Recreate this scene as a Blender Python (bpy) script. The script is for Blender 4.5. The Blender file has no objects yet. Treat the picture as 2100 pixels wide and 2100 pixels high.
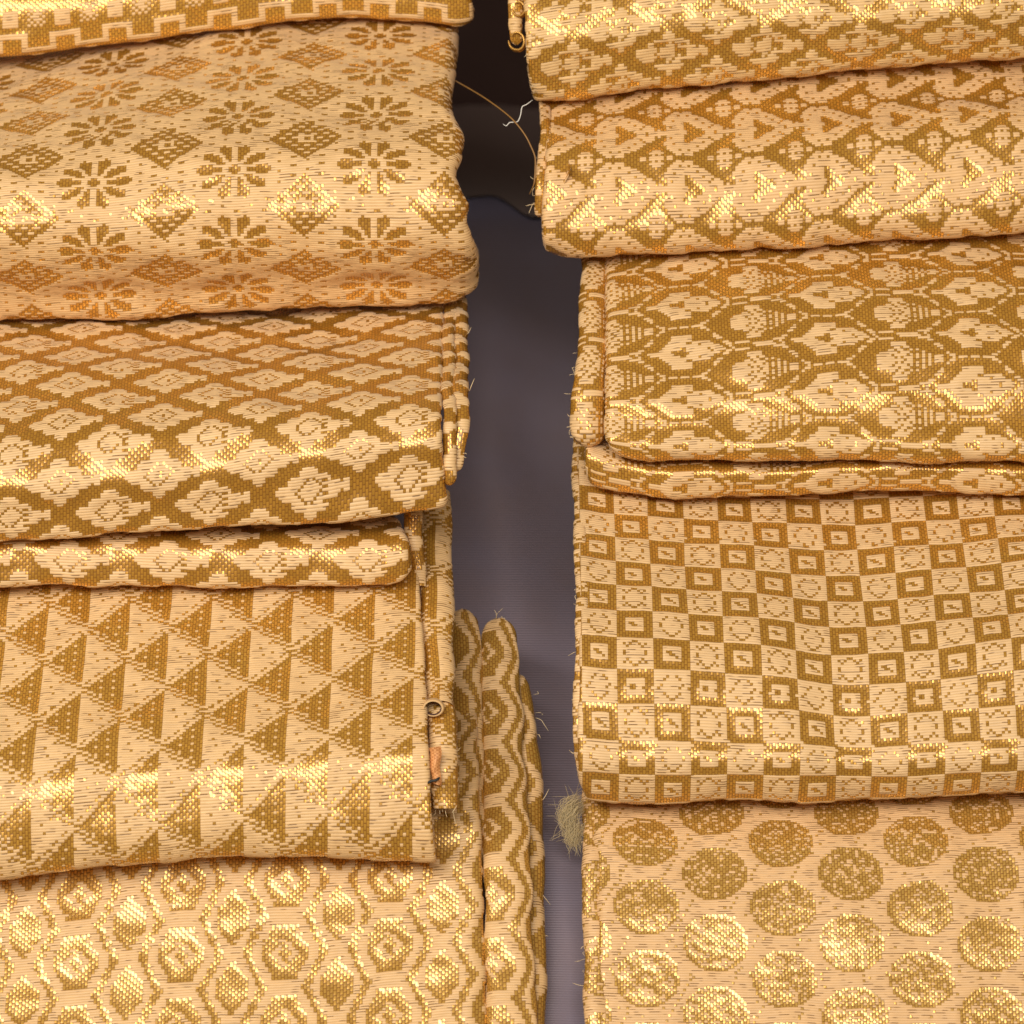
import bpy, math, random
import numpy as np
from mathutils import Vector, Matrix

random.seed(7)
RNG = np.random.RandomState(11)

# ---------------------------------------------------------------- scale, camera frame
U = 0.00012            # one model unit (a "thread unit") in metres; the picture spans 2100 of them
D = 8000.0             # camera distance in thread units
PITCH = math.radians(40)
RIGHT = np.array([1.0, 0.0, 0.0])
UPV = np.array([0.0, math.sin(PITCH), math.cos(PITCH)])
TOW = np.array([0.0, -math.cos(PITCH), math.sin(PITCH)])
ORIGIN = np.array([0.0, 0.0, 0.30])
col = bpy.context.scene.collection
scene = bpy.context.scene

def world(X, Y, W):
    """X right, Y up in the picture plane, W towards the viewer (thread units) -> world metres"""
    X, Y, W = np.asarray(X, float), np.asarray(Y, float), np.asarray(W, float)
    return ORIGIN + U * (X[..., None] * RIGHT + Y[..., None] * UPV + W[..., None] * TOW)

def sc(w):
    return (D - w) / D

# ---------------------------------------------------------------- camera
cam_data = bpy.data.cameras.new('camera')
cam = bpy.data.objects.new('camera', cam_data)
col.objects.link(cam)
cam_data.sensor_width = 36
cam_data.sensor_fit = 'HORIZONTAL'
cam_data.lens = 36 * D / 2100.0
cam.location = Vector(ORIGIN + U * D * TOW)
rot = Matrix((RIGHT, UPV, TOW)).transposed()
cam.rotation_euler = rot.to_euler()
cam_data.clip_start = 0.05
cam_data.clip_end = 20
cam_data.dof.use_dof = True
cam_data.dof.focus_distance = (D + 450) * U
cam_data.dof.aperture_fstop = 22.0
scene.camera = cam

# ---------------------------------------------------------------- world, lamps, exposure
wd = bpy.data.worlds.new('World'); scene.world = wd; wd.use_nodes = True
bg = wd.node_tree.nodes['Background']
bg.inputs[0].default_value = (1.0, 0.78, 0.50, 1)
bg.inputs[1].default_value = 0.20

def area(name, direction, dist, size, power, colour):
    l = bpy.data.lights.new(name, 'AREA'); l.shape = 'DISK'; l.size = size
    l.energy = power; l.color = colour
    o = bpy.data.objects.new(name, l); col.objects.link(o)
    d = np.array(direction); d = d / np.linalg.norm(d)
    o.location = Vector(ORIGIN + d * dist)
    o.rotation_euler = Vector(-d).to_track_quat('-Z', 'Y').to_euler()
    return o
def vdir(right, up, toward):
    return right * RIGHT + up * UPV + toward * TOW
key = area('overhead_strip_lamp', vdir(-0.26, math.sin(math.radians(18)), math.cos(math.radians(18))), 1.2, 1.5, 20.5, (1.0, 0.95, 0.85))
key.data.shape = 'RECTANGLE'; key.data.size_y = 0.16

scene.view_settings.view_transform = 'Standard'
scene.view_settings.look = 'None'
scene.view_settings.exposure = 0.0
scene.view_settings.gamma = 1.0
scene.render.engine = 'CYCLES'

# ---------------------------------------------------------------- small maths
def pchip(x, y, q):
    """monotone cubic through (x, y[k,...]) evaluated at q; linear outside"""
    x = np.asarray(x, float); y = np.asarray(y, float); q = np.asarray(q, float)
    n = len(x); h = np.diff(x)
    sh = (slice(None),) + (None,) * (y.ndim - 1)
    d = np.diff(y, axis=0) / h[sh]
    m = np.zeros_like(y)
    if n == 2:
        m[:] = d[0]
    else:
        w1 = (2 * h[1:] + h[:-1])[sh]; w2 = (h[1:] + 2 * h[:-1])[sh]
        with np.errstate(divide='ignore', invalid='ignore'):
            hm = (w1 + w2) / (w1 / d[:-1] + w2 / d[1:])
        m[1:-1] = np.where(d[:-1] * d[1:] > 0, hm, 0)
        m[0] = d[0]; m[-1] = d[-1]
    i = np.clip(np.searchsorted(x, q) - 1, 0, n - 2)
    t = (q - x[i]) / h[i]
    tt = np.clip(t, 0, 1)[sh]; hh = h[i][sh]
    h00 = 2 * tt**3 - 3 * tt**2 + 1; h10 = tt**3 - 2 * tt**2 + tt
    h01 = -2 * tt**3 + 3 * tt**2; h11 = tt**3 - tt**2
    r = h00 * y[i] + h10 * hh * m[i] + h01 * y[i + 1] + h11 * hh * m[i + 1]
    lo = np.minimum(t, 0)[sh] * hh * m[0]; hi = np.maximum(t - 1, 0)[sh] * hh * m[-1]
    return r + lo + hi

def soften(y, sig):
    """gaussian smoothing down the first axis, ends carried on straight"""
    k = int(3 * sig); g = np.exp(-.5 * (np.arange(-k, k + 1) / sig) ** 2); g /= g.sum()
    y = np.asarray(y, float); lead = 2 * y[:1] - y[1:k + 1][::-1]; trail = 2 * y[-1:] - y[-k - 1:-1][::-1]
    e = np.concatenate([lead, y, trail], 0)
    return np.apply_along_axis(lambda v: np.convolve(v, g, 'valid'), 0, e)

def curve(pts, q):
    p = np.array(pts, float)
    if len(p) == 1:
        return np.full_like(np.asarray(q, float), p[0, 1])
    r = pchip(p[:, 0], p[:, 1], q)
    return r

def ripple(seed, s, a, amp, lo=70, hi=260, n=7):
    """soft, uneven dimples of a cloth surface"""
    r = np.random.RandomState(seed); z = 0
    for k in range(n):
        L = r.uniform(lo, hi); th = r.uniform(0, math.pi)
        z = z + np.sin((s * math.cos(th) + a * math.sin(th)) * 2 * math.pi / L + r.uniform(0, 6.28)) * r.uniform(.4, 1) * L / hi
    return amp * z / 1.6

# ---------------------------------------------------------------- weave designs (point paper): 1 = silk on top, 0 = gold on top
def wrap(v, P):
    return (v + P / 2.0) % P - P / 2.0

def weave_lattice(c, r, P=32, Q=24, f=0.70, var=0):
    out = np.zeros(c.shape)
    for k, (ox, oy) in enumerate(((0, 0), (P / 2, Q / 2))):
        dx = wrap(c + .5 - ox, P); dy = wrap(r + .5 - oy, Q)
        jag = 0.05 * np.sign(np.sin(np.floor(dy) * 2.1 + 1.0)) * (np.abs(dy) > 1)
        dd = np.abs(dx) / (P / 2) + np.abs(dy) / (Q / 2)
        m = dd < f + jag
        m &= ~((dx > 4) & (dx < 6) & (np.abs(dy) < 4) & (np.floor(dy) % 2 == 0) & (k == 0))
        ring = np.abs(dx) / 4.6 + np.abs(dy) / 4.2
        hole = (ring > .78) & (ring < 1.18) & ((np.floor(dx) + np.floor(dy)) % 2 == 0)
        if k == 1:
            hole |= (np.abs(dx) < 1.2) & (dy > -1) & (dy < 1) & (dx > 0)
        if var:
            hole |= (np.abs(dx + 3) < 2) & (np.abs(np.abs(dy) - 3) < 1)
            hole |= (np.abs(dx - 4) < 1.6) & (np.abs(dy) < 1)
        m &= ~hole
        tip = (np.abs(dx - 12.2) < .8) & (np.abs(np.abs(dy) - 1) < .7)
        out = np.maximum(out, (m | tip).astype(float))
    return out

def weave_flower(c, r, P=45, Q=28):
    dx = wrap(c + .5, P); dy = wrap(r + .5, Q)
    X = dx * 6.4 / 82; Y = dy * 5.75 / 68
    rho = np.hypot(X, Y); th = np.degrees(np.arctan2(Y, X))
    dth = wrap(th, 36)
    tang = np.abs(np.sin(np.radians(dth))) * rho
    shape = np.interp(rho, [.26, .45, .66, .84, 1.0], [.04, .085, .15, .14, .0])
    petal = (rho > .28) & (rho < .98) & (tang < shape)
    core = rho < .17
    gold = petal | core
    ex = wrap(c + .5 - P / 2, P); ey = wrap(r + .5 - Q / 2, Q)
    dia = np.abs(ex) / 12.2 + np.abs(ey) / 10.8
    inside = dia < 1
    fx, fy = np.floor(ex), np.floor(ey)
    dots = (((np.mod(fx, 4) < 2) & (np.mod(fy, 4) == 0)) | ((np.mod(fx, 4) >= 2) & (np.mod(fy, 4) == 2))) & (dia < .86)
    blob = (np.abs(ex) < 2.1) & (np.abs(ey) < 2.1) & ~((ex > -.2) & (ex < 1.6) & (np.abs(ey) < .9))
    dots &= np.abs(ex) + np.abs(ey) > 3.4
    gold = gold | (inside & ~(dots | blob))
    gr = (~inside) & (rho > 1.04)
    st = gr & (((r % 4 == 0) & (c % 9 < 2)) | ((r % 4 == 2) & ((c + 4) % 9 < 1)))
    gold = gold | st
    return (~gold).astype(float)

def weave_steps(c, r, P=17, Q=34):
    x = np.mod(c, P); y = np.mod(r, Q)
    low = x < 9
    s = np.zeros(c.shape, bool)
    for base in (1, 22):
        a, b = (base, base + 5)
        flip = base == 22
        lo = low ^ flip
        s |= lo & (y >= a) & (y < a + 2)
        s |= (~lo) & (y >= b) & (y < b + 2)
        s |= ((x < 2) | ((x >= 9) & (x < 11))) & (y >= a) & (y < b + 2)
    s |= (~low) & (x > 10) & (x < 16) & (y >= 10) & (y < 16)
    fx = np.abs(x - 4.5); fy = np.abs(y - 13)
    s |= (fx < 3) & (fy < 4) & ((np.floor(x) + y) % 2 == 0)
    s |= (fx < 1) & (fy < 2)
    s |= (low) & (np.abs(x - 4.5) < 2) & (np.abs(y - 31.5) < 1)
    return s.astype(float)

def weave_triangles(c, r, P=28, Q=27):
    band = np.floor(np.mod(c, P) / 14.0)
    x = np.mod(c, 14); y = wrap(r + .5 + 13.5 * band, Q)
    fy = np.floor(y)
    gold = np.abs(y) < -0.2 + x / 13.0 * 12.0
    gold &= ~((np.mod(x, 4) == 2) & (np.mod(fy, 3) == 0) & (x > 5))
    up = wrap(y - x * 0.964, Q); dn = wrap(y + x * 0.964, Q)
    gold &= ~(np.abs(up) < 1.0)
    gold |= (np.abs(np.abs(up) - 1.6) < .55) & (np.mod(x, 3) > 0)
    gold = np.where(np.abs(dn) < 2.3, np.mod(x + 2 * fy, 4) < 2, gold)
    lx = x - 3; silk_tick = (np.mod(x + 2 * fy, 7) == 0) & (np.abs(np.abs(y) - 13.5) < 4.5) & (x > 2) & (x < 8)
    gold |= silk_tick & (np.mod(fy, 2) == 0)
    return (~gold).astype(float)

def weave_hexagons(c, r, P=32, Q=26):
    dx = wrap(c + .5, P); dy = wrap(r + .5, Q)
    d = np.maximum(np.abs(dy) / 9.6, (np.abs(dx) + .42 * np.abs(dy)) / 7.6)
    gold = d < 1
    ring = np.abs(dx) / 3.8 + np.abs(dy) / 5.6
    gold &= ~((ring > .62) & (ring < 1.05) & (np.abs(dx + .3 * dy) > .7))
    ch = np.abs(dx) - (12.0 - 5.4 * np.abs(dy) / 13.0)
    gold |= np.abs(ch) < 1.35
    lx = wrap(c + .5 - P / 2, P); ly = wrap(r + .5 - Q / 2, Q)
    loz = (np.abs(lx) < 5.2 - np.maximum(0, np.abs(ly) - 2.5) * .62) & (np.abs(ly) < 10.0)
    gold |= loz & (ch > 1.8)
    return (~gold).astype(float)

def weave_hearts(c, r, P=23, Q=24):
    dx = wrap(c + .5, P); dy = wrap(r + .5, Q); ay = np.abs(dy)
    f = np.interp(dx, [-11.5, -10, -9, -8.4, -7, -5.2, -5.0, 1.2, 1.4, 4, 7, 10, 11.5], [1.4, 2.0, 3.6, 6.8, 8.8, 9.8, 12.5, 12.5, 10.2, 8.0, 5.7, 3.1, 1.4])
    silk = ay < f
    silk &= ~((dx > -9.6) & (dx < -8) & (ay < 3.6) & (ay > .9))
    silk &= ~((np.abs(ay - 12) < .9) & (dx > -4.6) & (dx < .8))
    silk &= ~((dx > -2.2) & (dx < 5.2) & (ay < 5.8 * (1 - (dx + 2.2) / 8.2)) & ~((dx < -.8) & (ay < 1.1)))
    fx, fy = np.floor(dx), np.floor(ay)
    for px, py in ((-6, 5), (-4, 8), (-1, 8), (2, 6), (4, 4), (6, 2), (8, 0), (-3, 10), (1, 9), (7, 3), (-7, 2)):
        silk &= ~((fx == px) & (fy == py))
    ex = wrap(c + .5 - P / 2, P); ey = wrap(r + .5 - Q / 2, Q); by = np.abs(ey)
    fl = (np.abs(ex) < 2.6) & (by < 3.9) & (np.abs(ex) + .5 * by < 3.3)
    fl &= ~((np.mod(np.floor(ex), 2) == 0) & (np.mod(np.floor(ey), 3) == 1))
    fl |= (np.abs(ex + 4.3) < 1.0) & (by < 1.1)
    fl |= (np.abs(ex - 4.3) < 1.2) & (by < .8)
    return (silk | fl).astype(float)

def weave_ogee(c, r, P=48, Q=21):
    dx = wrap(c + .5, P); dy = wrap(r + .5, Q); ay = np.abs(dy); ax = np.abs(dx)
    # bud
    f = np.interp(dx, [-11.5, -8, -6, -4, -3, 3.3, 3.5, 7, 9, 12, 13], [.7, 1.3, 3.6, 6.0, 7.4, 7.2, 4.5, 4.3, 3.4, 1.6, .5])
    f = np.where((dx < -11.5) | (dx > 13), -1, f)
    s = ay < f
    s &= ~((dx > -4.2) & (dx < 1.0) & (ay < .6))
    s &= ~((dx > -1.0) & (dx < 1.0) & (ay < 2.2))
    s &= ~((dx > 1.2) & (dx < 3.4) & (np.abs(ay - 3.5) < .6))
    s &= ~((np.floor(dx) == 5) & (np.floor(ay) == 2)) & ~((np.floor(dx) == 8) & (np.floor(ay) == 0))
    # trellis of short dashes
    line = 10.2 - np.maximum(0, ax - 7.0) * 1.10
    z = (np.abs(ay - line) < .85) & (ax >= 6.5) & (ax < 16.2) & (np.mod(np.floor(ay), 4) != 3)
    z |= (ay > 9.6) & (ax < 6.5) & (np.mod(np.floor(dx + 40.5), 4) < 3)
    hx = wrap(c + .5 - P / 2, P)
    z |= (np.abs(ay - 1.5) < .6) & (((hx > -7.5) & (hx < -1.8)) | ((hx > 6.3) & (hx < 9.5)))
    z |= (ay < .6) & (hx > -1.0) & (hx < 6.0)
    # fan-shaped flower
    ex = hx + .6; ey = wrap(r + .5 - Q / 2, Q); by = np.abs(ey)
    g = np.interp(ex, [-7.5, -6, -3, -2.1, -2.0, 2.6, 3.0, 5], [1.6, 3.0, 4.4, 5.4, 8.0, 8.0, 5.4, 4.6])
    g = np.where((ex < -7.5) | (ex > 5), -1, g)
    a = by < g
    fx, fy = np.floor(ex), np.floor(by)
    for px, py in ((-2, 2), (-1, 4), (0, 3), (1, 1), (2, 4), (1, 5), (-1, 1), (3, 2), (4, 3), (2, 0), (3, 4), (-2, 5)):
        a &= ~((fx == px) & (fy == py))
    a |= (fx == 6) & (by < 4.8) & (np.mod(np.floor(ey), 3) != 0)
    a |= (fx == 8) & (by < 4.0)
    a |= (fx == 10) & (by < 3.0)
    a |= (np.abs(ex - 13) < 1.1) & (by < 1.1)
    return (s | z | a).astype(float)

def weave_check(c, r, P=24, Q=24):
    x = np.mod(c, 12); y = np.mod(r, 12)
    k = (np.floor(c / 12.0) + np.floor(r / 12.0)) % 2
    inner = (x >= 3) & (x <= 8) & (y >= 3) & (y <= 8)
    eye = (y >= 5) & (y <= 6) & (x >= 5) & (x <= 6)
    odd = np.mod(np.floor(r / 12.0), 2) == 0
    eye &= ~((y == 6) & (x == 6)); eye |= odd & (x == 7) & (y == 4)
    eye |= (x == 4) & (y == 6)
    g = ~inner | eye
    fx = np.abs(x - 5.5); fy = np.abs(y - 5.5)
    alt = np.mod(np.floor(r / 12.0), 2) == 0
    ringA = (fx == 3.5) & (fy == 3.5) | (fx == 1.5) & (fy == 3.5) | (fx == 2.5) & (fy == 2.5) | (fx == 3.5) & (fy == .5) | (fx == .5) & (fy == 4.5)
    ringB = (fx == 1.5) & (fy == 3.5) | (fx == 2.5) & (fy == 2.5) | (fx == 3.5) & (fy == .5) | (fx == .5) & (y == 1)
    t = np.where(alt, ringA, ringB)
    silk2 = ~t
    return np.where(k == 0, ~g, silk2).astype(float)

def weave_circles(c, r, P=46, Q=28):
    gold = np.zeros(c.shape, bool); near = np.zeros(c.shape, bool)
    for ox, oy in ((0, 0), (P / 2, Q / 2)):
        dx = wrap(c + .5 - ox, P); dy = wrap(r + .5 - oy, Q)
        rho = np.hypot(dx / 11.0, dy / 11.4)
        h = np.mod(np.abs(np.sin(c * 12.9898 + r * 78.233)) * 43758.5, 1) < .22
        gold |= (rho < 1) & ~(h & (rho < .9))
        near |= rho < 1.12
    st = ~near & ((np.mod(c * 7 + r * 11, 29) == 0) | ((np.mod(c * 5 - r * 13, 37) < 2) & (np.mod(r, 3) == 0)))
    return (~(gold | st)).astype(float)

# ---------------------------------------------------------------- materials
def N(nt, kind, **kw):
    n = nt.nodes.new(kind)
    for k, v in kw.items():
        setattr(n, k, v)
    return n

def M_(nt, op, a, b=None, c=None, clamp=False):
    n = nt.nodes.new('ShaderNodeMath'); n.operation = op; n.use_clamp = clamp
    for i, v in enumerate((a, b, c)):
        if v is None: continue
        if isinstance(v, (int, float)): n.inputs[i].default_value = v
        else: nt.links.new(v, n.inputs[i])
    return n.outputs[0]

def mixc(nt, f, a, b):
    n = nt.nodes.new('ShaderNodeMix'); n.data_type = 'RGBA'
    for i, v in ((0, f), (6, a), (7, b)):
        if isinstance(v, (int, float)): n.inputs[i].default_value = v
        elif isinstance(v, tuple): n.inputs[i].default_value = v + (1,) if len(v) == 3 else v
        else: nt.links.new(v, n.inputs[i])
    return n.outputs[2]

def mixf(nt, f, a, b):
    return M_(nt, 'ADD', M_(nt, 'MULTIPLY', M_(nt, 'SUBTRACT', b, a), f), a)

def make_brocade(name, silk=(.80, .50, .245), gold=(0.90, 0.48, 0.16), seed=0.0, gap=.57):
    m = bpy.data.materials.new(name); m.use_nodes = True; nt = m.node_tree; nt.nodes.clear()
    out = N(nt, 'ShaderNodeOutputMaterial')
    L = nt.links.new
    uv = N(nt, 'ShaderNodeUVMap', uv_map='weave')
    sep = N(nt, 'ShaderNodeSeparateXYZ'); L(uv.outputs[0], sep.inputs[0])
    u, v = sep.outputs[0], sep.outputs[1]
    at = N(nt, 'ShaderNodeAttribute', attribute_name='silk'); S = at.outputs['Fac']
    fu = M_(nt, 'FLOOR', u)
    par = M_(nt, 'FLOORED_MODULO', fu, 2.0)
    # gold: narrow warp bricks, one column wide and two picks tall, staggered
    ga = M_(nt, 'SUBTRACT', M_(nt, 'MULTIPLY', M_(nt, 'FRACT', u), 2), 1)
    vb = M_(nt, 'MULTIPLY', M_(nt, 'ADD', v, par), .5)
    gb = M_(nt, 'SUBTRACT', M_(nt, 'MULTIPLY', M_(nt, 'FRACT', vb), 2), 1)
    # random tilt of every brick
    cid = N(nt, 'ShaderNodeCombineXYZ'); L(fu, cid.inputs[0]); L(M_(nt, 'FLOOR', vb), cid.inputs[1]); cid.inputs[2].default_value = seed
    wn = N(nt, 'ShaderNodeTexWhiteNoise', noise_dimensions='3D'); L(cid.outputs[0], wn.inputs['Vector'])
    ws = N(nt, 'ShaderNodeSeparateColor'); L(wn.outputs['Color'], ws.inputs[0])
    r1 = M_(nt, 'SUBTRACT', ws.outputs[0], .5); r2 = M_(nt, 'SUBTRACT', ws.outputs[1], .5)
    gnx = M_(nt, 'ADD', M_(nt, 'MULTIPLY', ga, .20), M_(nt, 'MULTIPLY', r1, .08))
    gny = M_(nt, 'ADD', M_(nt, 'MULTIPLY', gb, .12), M_(nt, 'MULTIPLY', r2, .06))
    # silk: horizontal floats, one pick tall, with long streaky variation
    sv = M_(nt, 'SUBTRACT', M_(nt, 'MULTIPLY', M_(nt, 'FRACT', v), 2), 1)
    fv = M_(nt, 'FLOOR', v)
    c2 = N(nt, 'ShaderNodeCombineXYZ'); L(M_(nt, 'MULTIPLY', u, .17), c2.inputs[0]); L(M_(nt, 'MULTIPLY', fv, 3.71), c2.inputs[1]); c2.inputs[2].default_value = seed + 5
    n1 = N(nt, 'ShaderNodeTexNoise', noise_dimensions='3D'); L(c2.outputs[0], n1.inputs['Vector'])
    n1.inputs['Scale'].default_value = 1.0; n1.inputs['Detail'].default_value = 1.0
    streak = n1.outputs['Fac']
    c3 = N(nt, 'ShaderNodeCombineXYZ'); L(M_(nt, 'MULTIPLY', u, .21), c3.inputs[0]); L(M_(nt, 'MULTIPLY', M_(nt, 'FLOOR', M_(nt, 'ADD', v, .5)), 2.93), c3.inputs[1]); c3.inputs[2].default_value = seed + 9
    n2 = N(nt, 'ShaderNodeTexNoise', noise_dimensions='3D'); L(c3.outputs[0], n2.inputs['Vector'])
    n2.inputs['Scale'].default_value = 1.0; n2.inputs['Detail'].default_value = 0.0
    open_ = M_(nt, 'SMOOTH_MIN', M_(nt, 'MULTIPLY', M_(nt, 'MAXIMUM', M_(nt, 'SUBTRACT', n2.outputs['Fac'], gap), 0), 14), 1.0, .1)
    c4 = N(nt, 'ShaderNodeCombineXYZ'); L(M_(nt, 'MULTIPLY', u, .5), c4.inputs[0]); L(M_(nt, 'MULTIPLY', v, 4.0), c4.inputs[1])
    n3 = N(nt, 'ShaderNodeTexNoise', noise_dimensions='2D'); L(c4.outputs[0], n3.inputs['Vector']); n3.inputs['Scale'].default_value = 1.0; n3.inputs['Detail'].default_value = 2
    edge = M_(nt, 'MULTIPLY', M_(nt, 'SUBTRACT', M_(nt, 'ABSOLUTE', sv), .52), 4.0, clamp=True)
    gapm = M_(nt, 'MULTIPLY', edge, M_(nt, 'ADD', M_(nt, 'MULTIPLY', open_, .80), .12))
    sny = M_(nt, 'ADD', M_(nt, 'MULTIPLY', sv, .48), M_(nt, 'MULTIPLY', M_(nt, 'SUBTRACT', n3.outputs['Fac'], .5), .35))
    snx = M_(nt, 'MULTIPLY', M_(nt, 'SUBTRACT', streak, .5), .45)
    # colours
    sil = mixc(nt, M_(nt, 'MULTIPLY', M_(nt, 'SUBTRACT', streak, .3), 2.2, clamp=True), tuple(x * .88 for x in silk), tuple(min(1, x * 1.06) for x in silk))
    sil = mixc(nt, gapm, sil, (.20, .085, .018))
    eg = M_(nt, 'MAXIMUM', M_(nt, 'MULTIPLY', M_(nt, 'SUBTRACT', M_(nt, 'ABSOLUTE', ga), .66), 5, clamp=True),
            M_(nt, 'MULTIPLY', M_(nt, 'SUBTRACT', M_(nt, 'ABSOLUTE', gb), .74), 7.0, clamp=True))
    gcol = mixc(nt, ws.outputs[2], tuple(x * .88 for x in gold), tuple(min(1, x * 1.12) for x in gold))
    gol = mixc(nt, eg, gcol, (.25, .10, .013))
    colr = mixc(nt, S, gol, sil)
    # analytic thread normals
    nx = mixf(nt, S, gnx, snx); ny = mixf(nt, S, gny, sny)
    cn = N(nt, 'ShaderNodeCombineXYZ')
    L(M_(nt, 'ADD', M_(nt, 'MULTIPLY', nx, .5), .5), cn.inputs[0]); L(M_(nt, 'ADD', M_(nt, 'MULTIPLY', ny, .5), .5), cn.inputs[1]); cn.inputs[2].default_value = 1.0
    nm = N(nt, 'ShaderNodeNormalMap', space='TANGENT', uv_map='weave'); L(cn.outputs[0], nm.inputs['Color'])
    p = N(nt, 'ShaderNodeBsdfPrincipled')
    L(colr, p.inputs['Base Color']); L(nm.outputs[0], p.inputs['Normal'])
    L(M_(nt, 'MULTIPLY', M_(nt, 'SUBTRACT', 1.0, S), mixf(nt, eg, .52, .1)), p.inputs['Metallic'])
    L(mixf(nt, S, .27, .46), p.inputs['Roughness'])
    p.inputs['Specular IOR Level'].default_value = .45
    L(M_(nt, 'MULTIPLY', S, .12), p.inputs['Sheen Weight']); p.inputs['Sheen Roughness'].default_value = .4
    L(M_(nt, 'MULTIPLY', M_(nt, 'SUBTRACT', 1.0, S), .4), p.inputs['Coat Weight']); p.inputs['Coat Roughness'].default_value = .3; p.inputs['Coat IOR'].default_value = 1.7
    L(p.outputs[0], out.inputs[0])
    return m

def simple_mat(name, colour, rough=.7, sheen=0.0, metal=0.0):
    m = bpy.data.materials.new(name); m.use_nodes = True
    p = m.node_tree.nodes['Principled BSDF']
    p.inputs['Base Color'].default_value = colour + (1,)
    p.inputs['Roughness'].default_value = rough; p.inputs['Sheen Weight'].default_value = sheen; p.inputs['Metallic'].default_value = metal
    return m

# ---------------------------------------------------------------- objects
def tag(o, label=None, cat=None, group=None, kind=None):
    for k, v in (('label', label), ('category', cat), ('group', group), ('kind', kind)):
        if v: o[k] = v

def thing(name, label, cat, at, group=None):
    o = bpy.data.objects.new(name, None); col.objects.link(o)
    o.empty_display_size = .01; o.location = Vector(at)
    tag(o, label, cat, group)
    return o

def origin_of(p):
    b = np.zeros(3)
    while p is not None:
        b = b + np.array(p.location); p = p.parent
    return b

def grid_mesh(name, P, silk, uvu, uvv, mat, parent, keep=None):
    """P[rows+1, cols+1, 3] world points; silk[rows, cols]"""
    R, C = P.shape[0] - 1, P.shape[1] - 1
    idx = np.arange((R + 1) * (C + 1)).reshape(R + 1, C + 1)
    f = np.stack([idx[:-1, :-1], idx[:-1, 1:], idx[1:, 1:], idx[1:, :-1]], -1).reshape(-1, 4)
    uvx = np.stack(np.meshgrid(uvu, uvv), -1).reshape(-1, 2)
    sk = silk.reshape(-1)
    if keep is not None:
        k = keep.reshape(-1); f = f[k]; sk = sk[k]
    me = bpy.data.meshes.new(name)
    nf = len(f)
    me.vertices.add(P.shape[0] * P.shape[1]); me.loops.add(nf * 4); me.polygons.add(nf)
    base = origin_of(parent)
    me.vertices.foreach_set('co', (P.reshape(-1, 3) - base).astype(np.float32).ravel())
    me.loops.foreach_set('vertex_index', f.astype(np.int32).ravel())
    me.polygons.foreach_set('loop_start', np.arange(0, nf * 4, 4, dtype=np.int32))
    me.polygons.foreach_set('use_smooth', np.ones(nf, dtype=bool))
    uvl = me.uv_layers.new(name='weave')
    uvl.data.foreach_set('uv', uvx[f.ravel()].astype(np.float32).ravel())
    a = me.attributes.new('silk', 'FLOAT', 'FACE'); a.data.foreach_set('value', sk.astype(np.float32))
    me.update(calc_edges=True); me.validate()
    me.materials.append(mat)
    o = bpy.data.objects.new(name, me); col.objects.link(o)
    if parent is not None: o.parent = parent
    return o

SHEETS = {}
def norm_grid(P):
    du = np.gradient(P, axis=1); dv = np.gradient(P, axis=0)
    n = np.cross(du, dv); n /= np.linalg.norm(n, axis=-1, keepdims=True) + 1e-12
    return n

def corner_avg(S):
    p = np.pad(S, 1, mode='edge')
    return (p[:-1, :-1] + p[1:, :-1] + p[:-1, 1:] + p[1:, 1:]) / 4

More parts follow.
